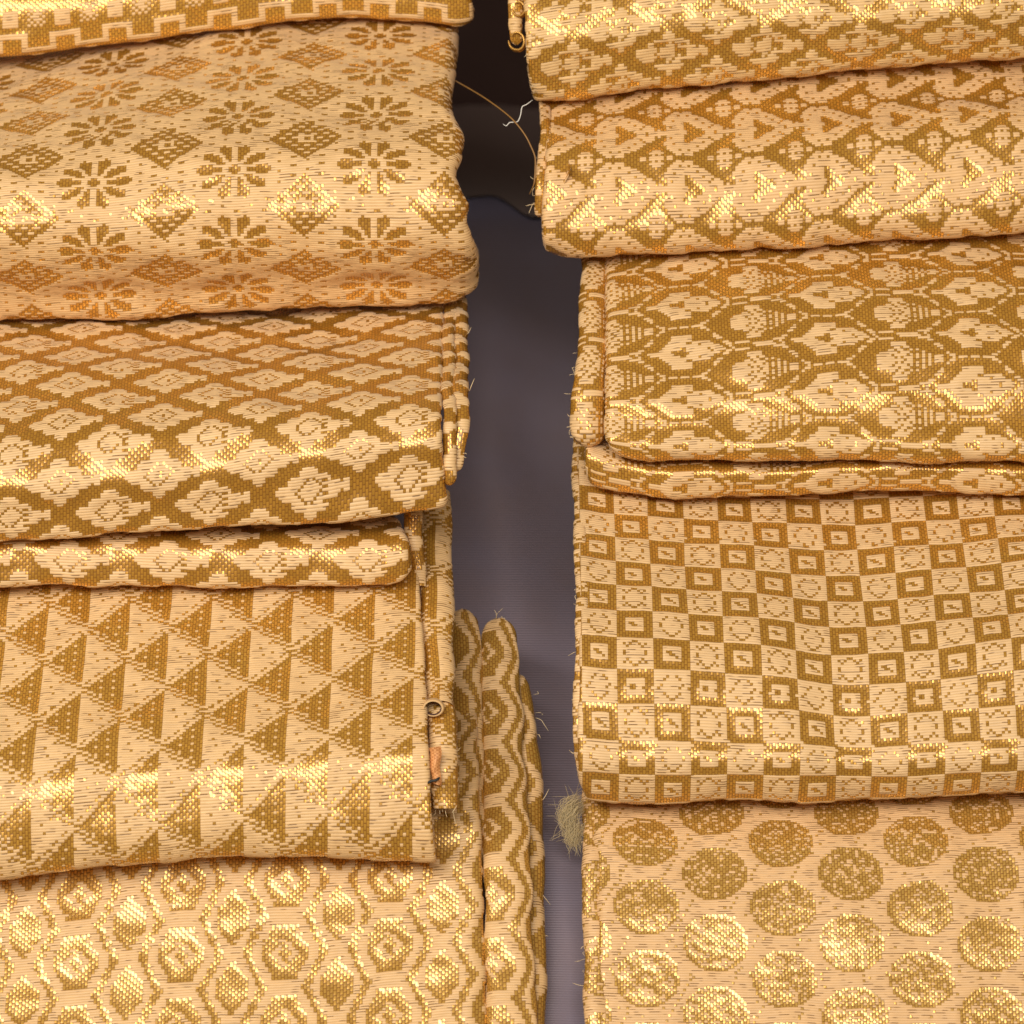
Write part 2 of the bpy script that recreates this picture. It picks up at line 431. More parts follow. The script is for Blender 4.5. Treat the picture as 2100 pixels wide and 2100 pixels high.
def fold(key, name, parent, mat, pat, guides, xr, cx, rx, anchor, ridge, tail=True, rest_on=None, gap=50, W=None,
         right=None, left=None, r_end=16, amp=2.0, relief=2.6, seed=1, wx=None, dive=0, top_extra=0, dW=0.0, bottom_guide=0, back=60, smooth=2.6, under=.78):
    """A folded sheet of cloth. guides: list of (arc, [(x, y), ...]) from its lower fold edge upwards; the rows of the
    weave keep their real length, so the depth follows from how far apart the guides lie."""
    arcs = np.array([g[0] for g in guides], float)
    xref = np.linspace(xr[0], xr[1], 24)
    Yref = np.array([curve(g[1], xref) for g in guides]).mean(1)
    kr = ridge
    def solve(W):
        w = np.zeros(len(arcs)); w[kr] = W
        for step in (1, -1):
            k = kr
            while 0 <= k + step < len(arcs):
                da = abs(arcs[k + step] - arcs[k]) * sc(W)
                y0 = (1050 - Yref[k]) * sc(w[k]); w1 = w[k]
                for _ in range(12):
                    y1 = (1050 - Yref[k + step]) * sc(w1)
                    w1 = w[k] - math.sqrt(max(da * da - (y1 - y0) ** 2, (0.04 * da) ** 2))
                w[k + step] = w1; k += step
        w[:kr] = W - (W - w[:kr]) * under
        return w
    xs_t = np.linspace(xr[0] + 20, xr[1] - 20, 9)
    if W is None:
        W = 0.0
        for _ in range(3):
            w = solve(W)
            yb = curve(guides[bottom_guide][1], xs_t)
            need = rest_on(xs_t, yb) if callable(rest_on) else SHEETS[rest_on](xs_t, yb)
            W += np.percentile(need - w[bottom_guide], 80) + gap
    W += dW
    w = solve(W)
    G = [list(g[1]) for g in guides]; A = list(arcs); w = list(w)
    if tail:                                     # the sheet turns under at its lower edge and runs back inside the bundle
        g0 = G[0]
        wb = w[0]
        for da, up, dw in ((16, 1, -13), (45, 14, -38), (150, 70, -125)):
            A.insert(0, arcs[0] - da); G.insert(0, [(x, y - up) for x, y in g0]); w.insert(0, wb + dw)
    A = np.array(A); w = np.array(w)
    amin, amax = A[0], A[-1] + top_extra
    j0 = math.floor((amin - anchor[1]) / rx); j1 = math.ceil((amax - anchor[1]) / rx)
    a = (np.arange(j0, j1 + 1)) * rx + anchor[1]
    if key in ('L1', 'L2', 'R1', 'R2'): back = 170
    ext = r_end * .6 + back
    x0 = xr[0] - (ext if left else 0); x1 = xr[1] + (ext if right else 0)
    i0 = math.floor((x0 - anchor[0]) / cx); i1 = math.ceil((x1 - anchor[0]) / cx)
    s = np.arange(i0, i1 + 1) * cx + anchor[0]
    sclip = np.clip(s, xr[0] - 6, xr[1] + 6)
    Yg = np.array([curve(g, sclip) for g in G])
    Y = pchip(A, Yg, a)                                        # rows x cols, picture heights
    wrow = pchip(A, w, a)
    if len(a) > 30: Y = soften(Y, smooth); wrow = soften(wrow, smooth)
    SS, AA = np.meshgrid(s, a)
    Wd = wrow[:, None] + np.zeros_like(SS)
    if wx: Wd = Wd + curve(wx, sclip)[None, :]
    bump = ripple(seed, SS, AA, amp * 1.5) + ripple(seed + 50, SS, AA, amp * .32, 25, 80)
    rs = np.random.RandomState(seed + 900)
    wob = ripple(seed + 70, SS, AA, 1.6, 60, 300)
    Y = Y + ripple(seed + 80, SS, AA, 1.6, 60, 300)
    X = (SS + wob - 1050) * sc(W)
    Yw = (1050 - Y) * sc(Wd)
    # ends roll over backwards
    gy = np.gradient((1050 - Y.mean(1)) * sc(wrow)); gw = np.gradient(wrow); gl = np.hypot(gy, gw)
    ny, nw = -gw / gl, gy / gl                                  # outward normal of each row in the y/w plane
    inn = np.zeros_like(SS)
    for spec, sgn in ((right, 1), (left, -1)):
        if not spec: continue
        Yend = Y[:, -1 if sgn > 0 else 0]
        xe = curve(spec, Yend)[:, None] if len(spec) > 1 else np.full((len(a), 1), float(spec[0][1]))
        r = r_end
        t = (sgn * (SS - xe) + r) / r
        th = np.clip(t, 0, 1.9)
        rest = np.maximum(t - 1.9, 0) * r
        xnew = xe + sgn * (-r + r * np.sin(th) + rest * math.cos(1.9))
        dep = r * (1 - np.cos(th)) + rest * math.sin(1.9)
        mask = t > 0
        X = np.where(mask, (xnew - 1050) * sc(W), X); inn = np.where(mask, dep, inn)
        bump = np.where(mask, bump * np.clip(1 - t * .25, .2, 1), bump)
    off = bump - inn
    Yw = Yw + off * ny[:, None]; Wd2 = Wd + off * nw[:, None]
    P = world(X, Yw, Wd2)
    CI, RI = np.meshgrid(np.arange(i0, i1), np.arange(j0, j1))
    slip = np.where(rs.rand(CI.shape[0]) < .05, rs.choice([-1, 1], CI.shape[0]), 0)
    S = pat(CI + slip[:, None], RI)
    n = norm_grid(P)
    P = P + n * ((corner_avg(S) - .5) * relief * U)[..., None]
    o = grid_mesh(name, P, S, np.arange(i0, i1 + 1, dtype=float) + 4000, np.arange(j0, j1 + 1, dtype=float) + 4000, mat, parent)
    Yc, Wc = Y, Wd
    def depth(xq, yq):
        out = []
        for xx, yy in zip(xq, yq):
            i = int(np.clip(np.searchsorted(s, xx), 0, len(s) - 1))
            c = Yc[:, i]; k0 = int(np.argmax(Wc[:, i]))
            seg = slice(max(k0 - 0, 0), len(a))
            yy_s = c[seg][::-1]; ww_s = Wc[seg, i][::-1]
            out.append(np.interp(yy, yy_s, ww_s))
        return np.array(out)
    SHEETS[key] = depth
    print('sheet', key, 'W', round(W), 'w', [int(x) for x in w], 'cells', S.size)
    return o

def roll(name, parent, mat, pat, path, cx, rx, anchor=(0, 0), arc=(-115, 115), cap_top=True, cap_bot=False, seed=3, relief=2.0, amp=2.4, flat=.6):
    """A narrow rolled fold: a half-round ridge of cloth following path = [(x, y, w, radius), ...] from top to bottom."""
    p = np.array(path, float)
    t = np.concatenate([[0], np.cumsum(np.hypot(np.diff((p[:, 1])), np.diff(p[:, 2])))])
    nrow = int(t[-1] / rx)
    a = np.arange(nrow + 1) * rx
    q = pchip(t, p, a)
    rad = q[:, 3] * (1 + .035 * np.sin(a / 23.0 + seed) + .03 * np.sin(a / 61.0 + 2 * seed)); r0 = p[:, 3].mean()
    if cap_top:
        e = np.clip(a / (r0 * 1.1), 0, 1); rad *= np.sqrt(np.maximum(1 - (1 - e) ** 2, 0.02))
    if cap_bot:
        e = np.clip((a[-1] - a) / (r0 * .9), 0, 1); rad *= np.sqrt(np.maximum(1 - (1 - e) ** 2, 0.02))
    ncol = max(6, int(r0 * math.radians(arc[1] - arc[0]) / cx))
    ph = np.radians(np.linspace(arc[0], arc[1], ncol + 1))
    w_mid = q[:, 2]
    X = ((q[:, 0] + 1.8 * np.sin(a / 37.0 + 3 * seed))[:, None] - 1050) * sc(w_mid)[:, None] + rad[:, None] * np.sin(ph)[None, :]
    AA, SS = np.meshgrid(a, ph * r0, indexing='ij')
    bump = ripple(seed, SS, AA, amp, 30, 160)
    prof = np.cos(ph)[None, :] * (rad * flat)[:, None] + bump * np.clip(np.cos(ph), 0, 1)[None, :]
    Yc = (1050 - q[:, 1]) * sc(w_mid)
    gy = np.gradient(Yc); gw = np.gradient(w_mid); gl = np.hypot(gy, gw)
    ny, nw = gw / gl, -gy / gl
    Y = Yc[:, None] + prof * ny[:, None]; Wd = w_mid[:, None] + prof * nw[:, None]
    P = world(X, Y, Wd)[::-1]
    i0, j0 = anchor
    CI, RI = np.meshgrid(np.arange(i0, i0 + ncol), np.arange(j0, j0 + nrow))
    S = pat(CI, RI)
    n = norm_grid(P)
    P = P + n * ((corner_avg(S) - .5) * relief * U)[..., None]
    return grid_mesh(name, P, S, np.arange(i0, i0 + ncol + 1, dtype=float) + 4000, np.arange(j0, j0 + nrow + 1, dtype=float) + 4000, mat, parent)

def pix(x, y, w):
    return world((np.asarray(x, float) - 1050) * sc(np.asarray(w, float)), (1050 - np.asarray(y, float)) * sc(np.asarray(w, float)), w)

def strand(name, pts, r, mat, parent=None, taper=.4, sides=6, sub=10):
    """a thread: thin tube through pts (x, y, w)"""
    p = np.array(pts, float); t = np.arange(len(p), dtype=float)
    q = pchip(t, p, np.linspace(0, len(p) - 1, (len(p) - 1) * sub + 1))
    P = pix(q[:, 0], q[:, 1], q[:, 2])
    T = np.gradient(P, axis=0); T /= np.linalg.norm(T, axis=1, keepdims=True)
    ref = TOW; b1 = np.cross(T, ref); b1 /= np.linalg.norm(b1, axis=1, keepdims=True) + 1e-9
    b2 = np.cross(T, b1)
    ang = np.linspace(0, 2 * math.pi, sides, endpoint=False)
    rr = r * U * np.interp(np.linspace(0, 1, len(P)), [0, .15, .85, 1], [taper, 1, 1, taper])
    V = P[:, None, :] + rr[:, None, None] * (np.cos(ang)[None, :, None] * b1[:, None, :] + np.sin(ang)[None, :, None] * b2[:, None, :])
    n = len(P); verts = V.reshape(-1, 3)
    faces = []
    for i in range(n - 1):
        for k in range(sides):
            k2 = (k + 1) % sides
            faces.append((i * sides + k, i * sides + k2, (i + 1) * sides + k2, (i + 1) * sides + k))
    return verts, faces

def mesh_obj(name, verts, faces, mat, parent=None, smooth=True):
    base = origin_of(parent)
    me = bpy.data.meshes.new(name); me.from_pydata([tuple(v - base) for v in np.asarray(verts)], [], faces)
    if smooth: me.polygons.foreach_set('use_smooth', [True] * len(faces))
    me.materials.append(mat)
    o = bpy.data.objects.new(name, me); col.objects.link(o)
    if parent is not None: o.parent = parent
    return o

# ================================================================ setting: the pale cloth the bundles lie on, dark panel behind
def make_display_cloth():
    m = bpy.data.materials.new('display_cloth_weave'); m.use_nodes = True; nt = m.node_tree
    p = nt.nodes['Principled BSDF']; L = nt.links.new
    uv = N(nt, 'ShaderNodeUVMap', uv_map='weave')
    w = N(nt, 'ShaderNodeTexWave', wave_type='BANDS', bands_direction='Y'); L(uv.outputs[0], w.inputs[0]); w.inputs['Scale'].default_value = .5; w.inputs['Distortion'].default_value = .4
    n = N(nt, 'ShaderNodeTexNoise'); L(uv.outputs[0], n.inputs[0]); n.inputs['Scale'].default_value = .06; n.inputs['Detail'].default_value = 3
    c = mixc(nt, M_(nt, 'MULTIPLY', w.outputs[1], .5), (.33, .28, .375), (.27, .225, .30))
    c = mixc(nt, n.outputs[0], c, (.29, .21, .22))
    L(c, p.inputs['Base Color'])
    b = N(nt, 'ShaderNodeBump'); b.inputs['Strength'].default_value = .35; b.inputs['Distance'].default_value = .0004; L(w.outputs[1], b.inputs['Height']); L(b.outputs[0], p.inputs['Normal'])
    p.inputs['Roughness'].default_value = .6; p.inputs['Sheen Weight'].default_value = .6; p.inputs['Sheen Roughness'].default_value = .3; p.inputs['Sheen Tint'].default_value = (.62, .62, 1, 1)
    return m

BACK = [(200, -4700), (350, -3700), (460, -2450), (560, -2120), (700, -1830), (850, -1640), (1000, -1480), (1300, -1100), (1600, -720), (1900, -440), (2300, -230)]
def build_setting():
    m = make_display_cloth()
    ys = np.linspace(215, 2500, 200); xs = np.linspace(-300, 2400, 300)
    XX, YY = np.meshgrid(xs, ys)
    wv = curve([(y, w) for y, w in BACK], YY)
    xc = curve([(300, 985), (900, 1000), (1300, 1060), (1500, 1100), (1800, 1128), (2200, 1135)], YY)
    d = XX - xc
    wv = wv + 60 * np.exp(-(d / 80.0) ** 2) + ripple(5, XX, YY, 5, 120, 400)
    P = pix(XX, YY, wv)[::-1]
    S = np.zeros((len(ys) - 1, len(xs) - 1))
    o = grid_mesh('display_cloth', P, S, xs / 8, ys / 8, m, None)
    tag(o, 'pale lavender grey ribbed cloth in the gap between the two rows of brocade', kind='structure')
    # brown cloth laid over the back of the pale one, its lower edge uneven
    k = int(np.searchsorted(ys, 470)); YB = YY[:k].copy(); XB = XX[:k]
    low = 418 + 22 * np.sin(XB / 55.0) + 8 * np.sin(XB / 21.0)
    f = (YB - ys[0]) / (ys[k - 1] - ys[0]); YB = ys[0] + f * (low - ys[0])
    WB = curve([(y, w) for y, w in BACK], YB) + 70 * np.exp(-((XB - 990) / 80.0) ** 2) + 40 + 25 * f
    bm_ = simple_mat('brown_cloth_weave', (.36, .20, .165), .75, .2)
    o = grid_mesh('brown_cloth', pix(XB, YB, WB)[::-1], np.zeros((k - 1, len(xs) - 1)), xs / 8, ys[:k] / 8, bm_, None)
    tag(o, 'dark brown cloth at the top of the gap', kind='structure')
    d = bpy.data.materials.new('dark_brown_panel'); d.use_nodes = True; nt = d.node_tree; p = nt.nodes['Principled BSDF']
    tc = N(nt, 'ShaderNodeTexCoord'); n = N(nt, 'ShaderNodeTexNoise'); nt.links.new(tc.outputs['Object'], n.inputs[0]); n.inputs['Scale'].default_value = 40
    nt.links.new(mixc(nt, n.outputs[0], (.06, .026, .018), (.10, .045, .034)), p.inputs['Base Color']); p.inputs['Roughness'].default_value = .8
    xs = np.linspace(-1500, 3600, 12); ys = np.linspace(-1800, 900, 12); XX, YY = np.meshgrid(xs, ys)
    P = pix(XX, YY, -4500 + 0 * XX)[::-1]
    o = grid_mesh('back_panel', P, np.zeros((11, 11)), xs, ys, d, None)
    tag(o, 'dark brown panel far behind the top of the gap', kind='structure')
    # unseen blocks added behind each column to keep stray light out of the gap
    prof = [(1000, -920), (600, -1310), (300, -1520), (0, -1720), (-400, -1950), (-1000, -2300), (-1000, -4480), (1000, -4480)]
    for x0, x1 in ((-1200, 850), (1225, 3300)):
        y = np.array([p_[0] for p_ in prof], float); w = np.array([p_[1] for p_ in prof], float)
        # straight sided: same real x along the whole depth
        V = []
        for xx in (x0, x1):
            V.append(world(np.full(len(y), (xx - 1050) * sc(-1000.0)), (1050 - y) * sc(w), w))
        n_ = len(prof); F = [tuple(range(n_))[::-1], tuple(range(n_, 2 * n_))] + [(k, (k + 1) % n_, n_ + (k + 1) % n_, n_ + k) for k in range(n_)]
        o = mesh_obj('gap_light_blocker', np.concatenate(V), F, d, None, smooth=False)
        tag(o, kind='structure')
build_setting()

exec_parts = []
SHARED = 'folded brocade cloths laid in two columns'
def base_at(x, y, w): return pix(x, y, w)

def shift(g, dy=0, dx=0): return [(x + dx, y + dy) for x, y in g]
def inner(guides, dy):                       # the layer just beneath the outer one, a little lower
    return [(a, shift(g, dy)) for a, g in guides]

# ================================================================ left column, from the nearest up
# ---- L5 hexagons
m = make_brocade('brocade_hexagons', silk=(.80, 0.501, 0.235), gold=(0.736, 0.410, 0.081), seed=1)
t = thing('folded_brocade', 'brocade with hexagons and lozenges, bottom of the left column, narrow folds along its side', 'cloth', base_at(500, 2150, -120), SHARED)
h0 = [(0, 1984), (128, 1974), (351, 1959), (574, 1953), (795, 1938), (990, 1926)]
L5g = [(-459, shift(h0, 420)), (-306, shift(h0, 286)), (-153, shift(h0, 143)), (0, h0),
       (153, [(0, 1846), (128, 1834), (351, 1811), (574, 1804), (795, 1795), (990, 1783)]),
       (306, [(0, 1706), (128, 1694), (351, 1671), (574, 1664), (795, 1655), (990, 1643)]),
       (459, [(0, 1590), (351, 1565), (990, 1530)]), (612, [(0, 1500), (351, 1480), (990, 1440)])]
fold('L5', 'outer_fold', t, m, weave_hexagons, L5g, (-220, 992), 6.9, 5.8846, (351, 0), 0, tail=False, W=20,
     right=[(1500, 975), (1700, 984), (1800, 988), (2100, 998), (2500, 1006)], r_end=9, amp=1.6, seed=3, back=40, wx=[(-220, 0), (860, 0), (925, 8), (962, 9), (992, 0)])
L5d = SHEETS['L5']
def onplane(f, dw): return lambda x, y: float(f([x], [y])[0]) + dw
d5 = onplane(L5d, 0)
w18 = d5(900, 1790)
def w5(y):   # side folds fall back more steeply above the visible panel
    return d5(950, y) if y > 1790 else w18 + (y - 1790) * 0.80
def pathw(pts, f): return [(x, y, f(y) + dw, r) for x, y, dw, r in pts]
roll('side_fold', t, m, weave_hexagons, pathw([(951, 1250, -12, 33), (955, 1400, -12, 36), (957, 1600, -16, 38), (956, 1760, -34, 38), (950, 1900, -80, 34)], w5), 6.9, 6, (9, 4), arc=(-120, 112), seed=12, flat=.4, amp=2.5)
roll('side_fold', t, m, weave_hexagons, pathw([(1022, 1268, -26, 41), (1026, 1400, -24, 44), (1034, 1600, -22, 48), (1041, 1800, -22, 51), (1046, 2000, -22, 52), (1054, 2250, -22, 54)], w5), 6.9, 6, (-8, 3), arc=(-112, 116), seed=15, flat=.38, amp=3)
roll('side_fold', t, m, weave_hexagons, pathw([(1064, 1385, -62, 18), (1080, 1500, -66, 25), (1088, 1650, -66, 28), (1093, 1900, -70, 27), (1098, 2250, -70, 26)], w5), 6.9, 6, (5, 9), arc=(-112, 122), seed=17, flat=.8, amp=2.5)
roll('side_fold', t, m, weave_hexagons, pathw([(1064, 1400, -80, 20), (1068, 1600, -84, 24), (1074, 1900, -84, 24), (1080, 2250, -84, 24)], w5), 6.9, 6, (15, 9), arc=(-110, 110), seed=19, amp=2)

# ---- L4 triangles
m = make_brocade('brocade_triangles', silk=(.82, 0.521, 0.245), gold=(0.736, 0.382, 0.057), seed=2)
t = thing('folded_brocade', 'brocade woven with rows of right-pointing triangles and dotted diagonals, above the hexagon cloth', 'cloth', base_at(450, 1760, -260), SHARED)
L4b = [(0, 1805), (149, 1786), (357, 1767), (518, 1757), (714, 1763), (890, 1772)]
L4g = [(-112, L4b),
       (0, [(0, 1705), (160, 1698), (333, 1690), (509, 1674), (690, 1662), (887, 1655)]),
       (81, [(0, 1628), (77, 1620), (247, 1604), (417, 1593), (589, 1580), (768, 1567), (887, 1560)]),
       (162, [(0, 1548), (150, 1538), (320, 1530), (497, 1518), (670, 1508), (887, 1497)]),
       (324, [(0, 1423), (150, 1414), (500, 1400), (670, 1392), (887, 1380)]),
       (486, [(0, 1299), (150, 1291), (500, 1279), (670, 1271), (887, 1260)]),
       (648, [(0, 1180), (150, 1172), (500, 1160), (887, 1145)]), (740, [(0, 1125), (500, 1105), (887, 1090)])]
L4edge = [(1100, 846), (1200, 852), (1300, 863), (1450, 874), (1600, 882), (1720, 889), (1790, 895)]
fold('L4', 'outer_fold', t, m, weave_triangles, L4g, (-220, 885), 6.2, 6.0, (151, 0), 1, rest_on='L5', gap=85, right=L4edge, r_end=7, amp=1.8, seed=21, back=30)
d4 = onplane(SHEETS['L4'], 0)
roll('side_fold', t, m, weave_triangles, [(889, 1010, d4(850, 1100) - 120, 36), (893, 1100, d4(850, 1100) - 55, 38), (896, 1250, d4(850, 1250) - 45, 37), (900, 1380, d4(850, 1380) - 42, 33), (903, 1452, d4(850, 1452) - 40, 30)], 6.2, 6, (3, 5), arc=(-115, 115), cap_top=False, seed=23)
roll('side_fold', t, m, weave_triangles, [(904, 1440, d4(850, 1440) - 50, 29), (908, 1520, d4(860, 1520) - 48, 30), (912, 1600, d4(860, 1600) - 46, 29), (914, 1662, d4(860, 1662) - 46, 27)], 6.2, 6, (12, 9), arc=(-110, 118), cap_top=False, seed=25)

# ---- L3 small diamonds (lower fold, then upper fold)
m = make_brocade('brocade_diamond_lattice', silk=(.84, 0.546, 0.268), gold=(0.644, 0.314, 0.040), seed=3)
t = thing('folded_brocade', 'brocade with small cream diamonds in a gold lattice, left column, lower edge doubled', 'cloth', base_at(450, 1150, -700), SHARED)
b = [(0, 1205), (217, 1203), (435, 1207), (760, 1203), (840, 1194)]
L3lg = [(0, b), (40, shift(b, -36)), (84, shift(b, -80)), (132, shift(b, -112)), (190, shift(b, -132)), (240, shift(b, -145))]
lat3 = lambda c, r: weave_lattice(c, r, 32, 24, .70)
fold('L3l', 'lower_fold', t, m, lat3, L3lg, (-220, 836), 6.4, 6.0, (345, 60), 2, rest_on='L4', right=[(1060, 820), (1100, 838), (1150, 845), (1190, 836), (1205, 815)], r_end=20, amp=2, seed=31, back=40)
L3b = [(0, 1114), (217, 1098), (462, 1082), (707, 1073), (848, 1054), (918, 1040)]
L3g = [(-68, L3b),
       (0, [(0, 1062), (223, 1045), (440, 1028), (641, 1000), (842, 976), (918, 967)]),
       (72, [(0, 1000), (120, 991), (332, 974), (538, 948), (745, 921), (918, 903)]),
       (144, [(0, 930), (223, 905), (435, 888), (636, 872), (840, 855), (918, 848)]),
       (216, [(0, 878), (117, 866), (326, 853), (535, 839), (742, 824), (918, 813)]),
       (288, [(0, 836), (223, 818), (437, 809), (641, 802), (840, 788), (918, 782)]),
       (360, [(0, 797), (128, 787), (337, 778), (543, 774), (742, 762), (918, 754)]),
       (432, [(0, 763), (223, 752), (443, 749), (644, 745), (840, 731), (918, 726)]),
       (504, [(0, 732), (139, 728), (345, 725), (543, 724), (742, 709), (918, 700)]),
       (576, [(0, 704), (223, 700), (448, 699), (649, 695), (842, 676), (918, 670)]),
       (720, [(0, 652), (448, 648), (918, 620)]), (864, [(0, 604), (448, 598), (918, 572)])]
fold('L3', 'upper_fold', t, m, lat3, L3g, (-220, 914), 6.4, 6.0, (223, 0), 2, rest_on='L3l', right=[(560, 900), (700, 903), (900, 906), (1000, 914), (1040, 917), (1070, 905)], r_end=13, amp=2.0, seed=33, back=30)
d3 = onplane(SHEETS['L3'], 0)
roll('side_fold', t, m, lat3, [(925, 600, d3(880, 620) - 60, 16), (919, 760, d3(880, 760) - 30, 15), (922, 880, d3(880, 880) - 30, 15), (925, 980, d3(880, 905) - 34, 13), (921, 1000, d3(880, 905) - 50, 11)], 6.4, 6, (5, 3), cap_top=False, cap_bot=True, seed=35)
roll('side_fold', t, m, lat3, [(940, 600, d3(880, 620) - 70, 20), (943, 740, d3(880, 740) - 48, 20), (943, 860, d3(880, 860) - 48, 19), (939, 950, d3(880, 905) - 50, 14), (938, 972, d3(880, 905) - 60, 10)], 6.4, 6, (17, 8), cap_top=False, cap_bot=True, seed=37)
roll('side_fold', t, m, lat3, [(848, 1040, d4(840, 1150) + 0, 20), (850, 1110, d4(840, 1150) + 10, 20), (856, 1160, d4(840, 1160) + 0, 17), (858, 1205, d4(840, 1200) - 20, 14)], 6.4, 6, (2, 8), cap_top=False, cap_bot=False, seed=39)

# ---- L2 flowers and dotted diamonds
m = make_brocade('brocade_flowers', silk=(.84, 0.531, 0.249), gold=(0.672, 0.332, 0.046), seed=4)
t = thing('folded_brocade', 'brocade with ten-petalled gold flowers and dotted gold diamonds, wavy side edge, upper left', 'cloth', base_at(450, 600, -1150), SHARED)
L2b = [(0, 657), (217, 655), (456, 641), (696, 632), (870, 626), (960, 612)]
L2g = [(-72, L2b),
       (0, [(0, 612), (201, 605), (489, 591), (777, 584), (960, 575)]),
       (80, [(0, 572), (195, 566), (480, 552), (777, 550), (960, 545)]),
       (161, [(0, 522), (190, 515), (480, 501), (777, 503), (960, 500)]),
       (241, [(0, 450), (185, 446), (478, 424), (770, 422), (960, 420)]),
       (322, [(0, 380), (179, 373), (475, 346), (766, 336), (960, 336)]),
       (483, [(0, 292), (182, 268), (478, 239), (761, 233), (960, 236)]),
       (644, [(0, 225), (193, 194), (484, 160), (766, 146), (960, 146)]),
       (805, [(0, 162), (215, 126), (494, 85), (774, 74), (960, 72)]),
       (966, [(0, 100), (215, 60), (494, 10), (774, 0), (960, 0)]), (1100, [(0, 50), (494, -50), (960, -60)])]
fold('L2', 'outer_fold', t, m, weave_flower, L2g, (-220, 955), 6.4, 5.75, (479, 0), 4, rest_on='L3', r_end=30, amp=3.2, seed=41, back=50,
     right=[(40, 934), (110, 932), (170, 924), (215, 926), (262, 950), (300, 946), (345, 934), (385, 945), (420, 962), (455, 956), (500, 968), (560, 980), (590, 980), (625, 950)])

# ---- L1 stepped blocks
m = make_brocade('brocade_steps', silk=(.84, 0.521, 0.235), gold=(0.754, 0.382, 0.048), seed=5)
t = thing('folded_brocade', 'brocade of stepped cream outlines around gold blocks, cut off by the top left corner', 'cloth', base_at(450, 60, -1600), SHARED)
L1b = [(0, 118), (114, 110), (200, 97), (330, 80), (460, 64), (560, 51), (651, 44), (731, 41), (810, 44), (870, 49), (936, 56), (968, 52)]
L1g = [(0, L1b), (44, shift(L1b, -38)), (102, shift(L1b, -95)), (160, shift(L1b, -150)), (215, shift(L1b, -195)), (300, shift(L1b, -235)), (420, shift(L1b, -290))]
fold('L1', 'outer_fold', t, m, weave_steps, L1g, (-220, 960), 6.35, 5.8, (150, 6), 2, rest_on='L2', right=[(-300, 955), (0, 967), (40, 972), (60, 968)], r_end=14, amp=2.2, seed=43, back=40)

# ================================================================ right column
# ---- R5 circles
m = make_brocade('brocade_circles', silk=(.80, 0.491, 0.235), gold=(0.754, 0.437, 0.095), seed=6, gap=.53)
t = thing('folded_brocade', 'brocade with staggered gold discs on a plain peach ground, bottom right', 'cloth', base_at(1650, 2150, -120), SHARED)
c0 = [(1195, 2004), (1335, 2006), (1628, 2009), (1918, 2009), (2100, 2009)]
R5g = [(-465, shift(c0, 436)), (-310, shift(c0, 292)), (-155, shift(c0, 148)), (0, c0), (155, [(1195, 1855), (1330, 1859), (1620, 1860), (1910, 1863), (2100, 1863)]),
       (310, [(1195, 1722), (1328, 1725), (1618, 1727), (1905, 1724), (2100, 1722)]),
       (465, [(1195, 1612), (1620, 1614), (2100, 1608)]), (620, [(1195, 1530), (2100, 1520)])]
fold('R5', 'outer_fold', t, m, weave_circles, R5g, (1240, 2320), 6.3, 5.536, (1335, 0), 0, tail=False, W=20,
     left=[(1500, 1220), (1700, 1222), (1850, 1228), (2100, 1222), (2400, 1222)], r_end=22, amp=1.6, seed=51, back=40)
d5r = onplane(SHEETS['R5'], 0)
roll('side_fold', t, m, weave_circles, [(1219, 1560, d5r(1300, 1660) - 80, 24), (1219, 1660, d5r(1300, 1660) - 22, 25), (1217, 1800, d5r(1300, 1800) - 20, 25), (1222, 1950, d5r(1300, 1950) - 20, 26), (1228, 2250, d5r(1300, 2250) - 20, 26)], 6.3, 6, (-11, 9), arc=(-118, 110), seed=53)

# ---- R4 checks
m = make_brocade('brocade_checks', silk=(.84, 0.546, 0.272), gold=(0.681, 0.350, 0.052), seed=7)
t = thing('folded_brocade', 'checkerboard brocade of small gold and cream squares, right column', 'cloth', base_at(1650, 1600, -300), SHARED)
R4b = [(1190, 1636), (1215, 1645), (1317, 1652), (1514, 1643), (1669, 1647), (1876, 1637), (2100, 1627)]
R4g = [(-46, R4b),
       (0, [(1190, 1612), (1302, 1619), (1457, 1619), (1612, 1619), (1768, 1621), (1923, 1616), (2078, 1609)]),
       (74.4, [(1190, 1549), (1302, 1555), (1457, 1557), (1612, 1558), (1768, 1564), (1923, 1559), (2078, 1550)]),
       (148.8, [(1190, 1475), (1302, 1479), (1457, 1484), (1610, 1490), (1765, 1500), (1920, 1490), (2073, 1481)]),
       (223.2, [(1192, 1402), (1303, 1408), (1457, 1412), (1608, 1422), (1762, 1436), (1916, 1427), (2070, 1411)]),
       (297.6, [(1195, 1331), (1305, 1338), (1457, 1343), (1607, 1358), (1760, 1373), (1913, 1363), (2068, 1343)]),
       (446.4, [(1195, 1217), (1305, 1227), (1455, 1234), (1605, 1246), (1755, 1260), (1907, 1249), (2063, 1235)]),
       (595.2, [(1195, 1114), (1305, 1129), (1455, 1139), (1600, 1147), (1747, 1156), (1900, 1146), (2050, 1134)]),
       (744, [(1195, 1016), (1305, 1033), (1455, 1041), (1600, 1046), (1747, 1050), (1900, 1043), (2050, 1036)]),
       (893, [(1195, 918), (1305, 935), (1600, 950), (2100, 935)]), (1042, [(1195, 835), (1600, 860), (2100, 840)])]
R4edge = [(900, 1191), (1050, 1192), (1300, 1191), (1420, 1188), (1550, 1184), (1600, 1188), (1640, 1204)]
fold('R4', 'outer_fold', t, m, weave_check, R4g, (1190, 2320), 6.2, 6.2, (1343.5, -37.2), 2, rest_on='R5', gap=85, left=R4edge, r_end=8, amp=1.6, seed=61, back=40,
     wx=[(1190, 0), (1600, -4), (1760, -12), (1920, -4), (2100, 0)])
d4r = onplane(SHEETS['R4'], 0)
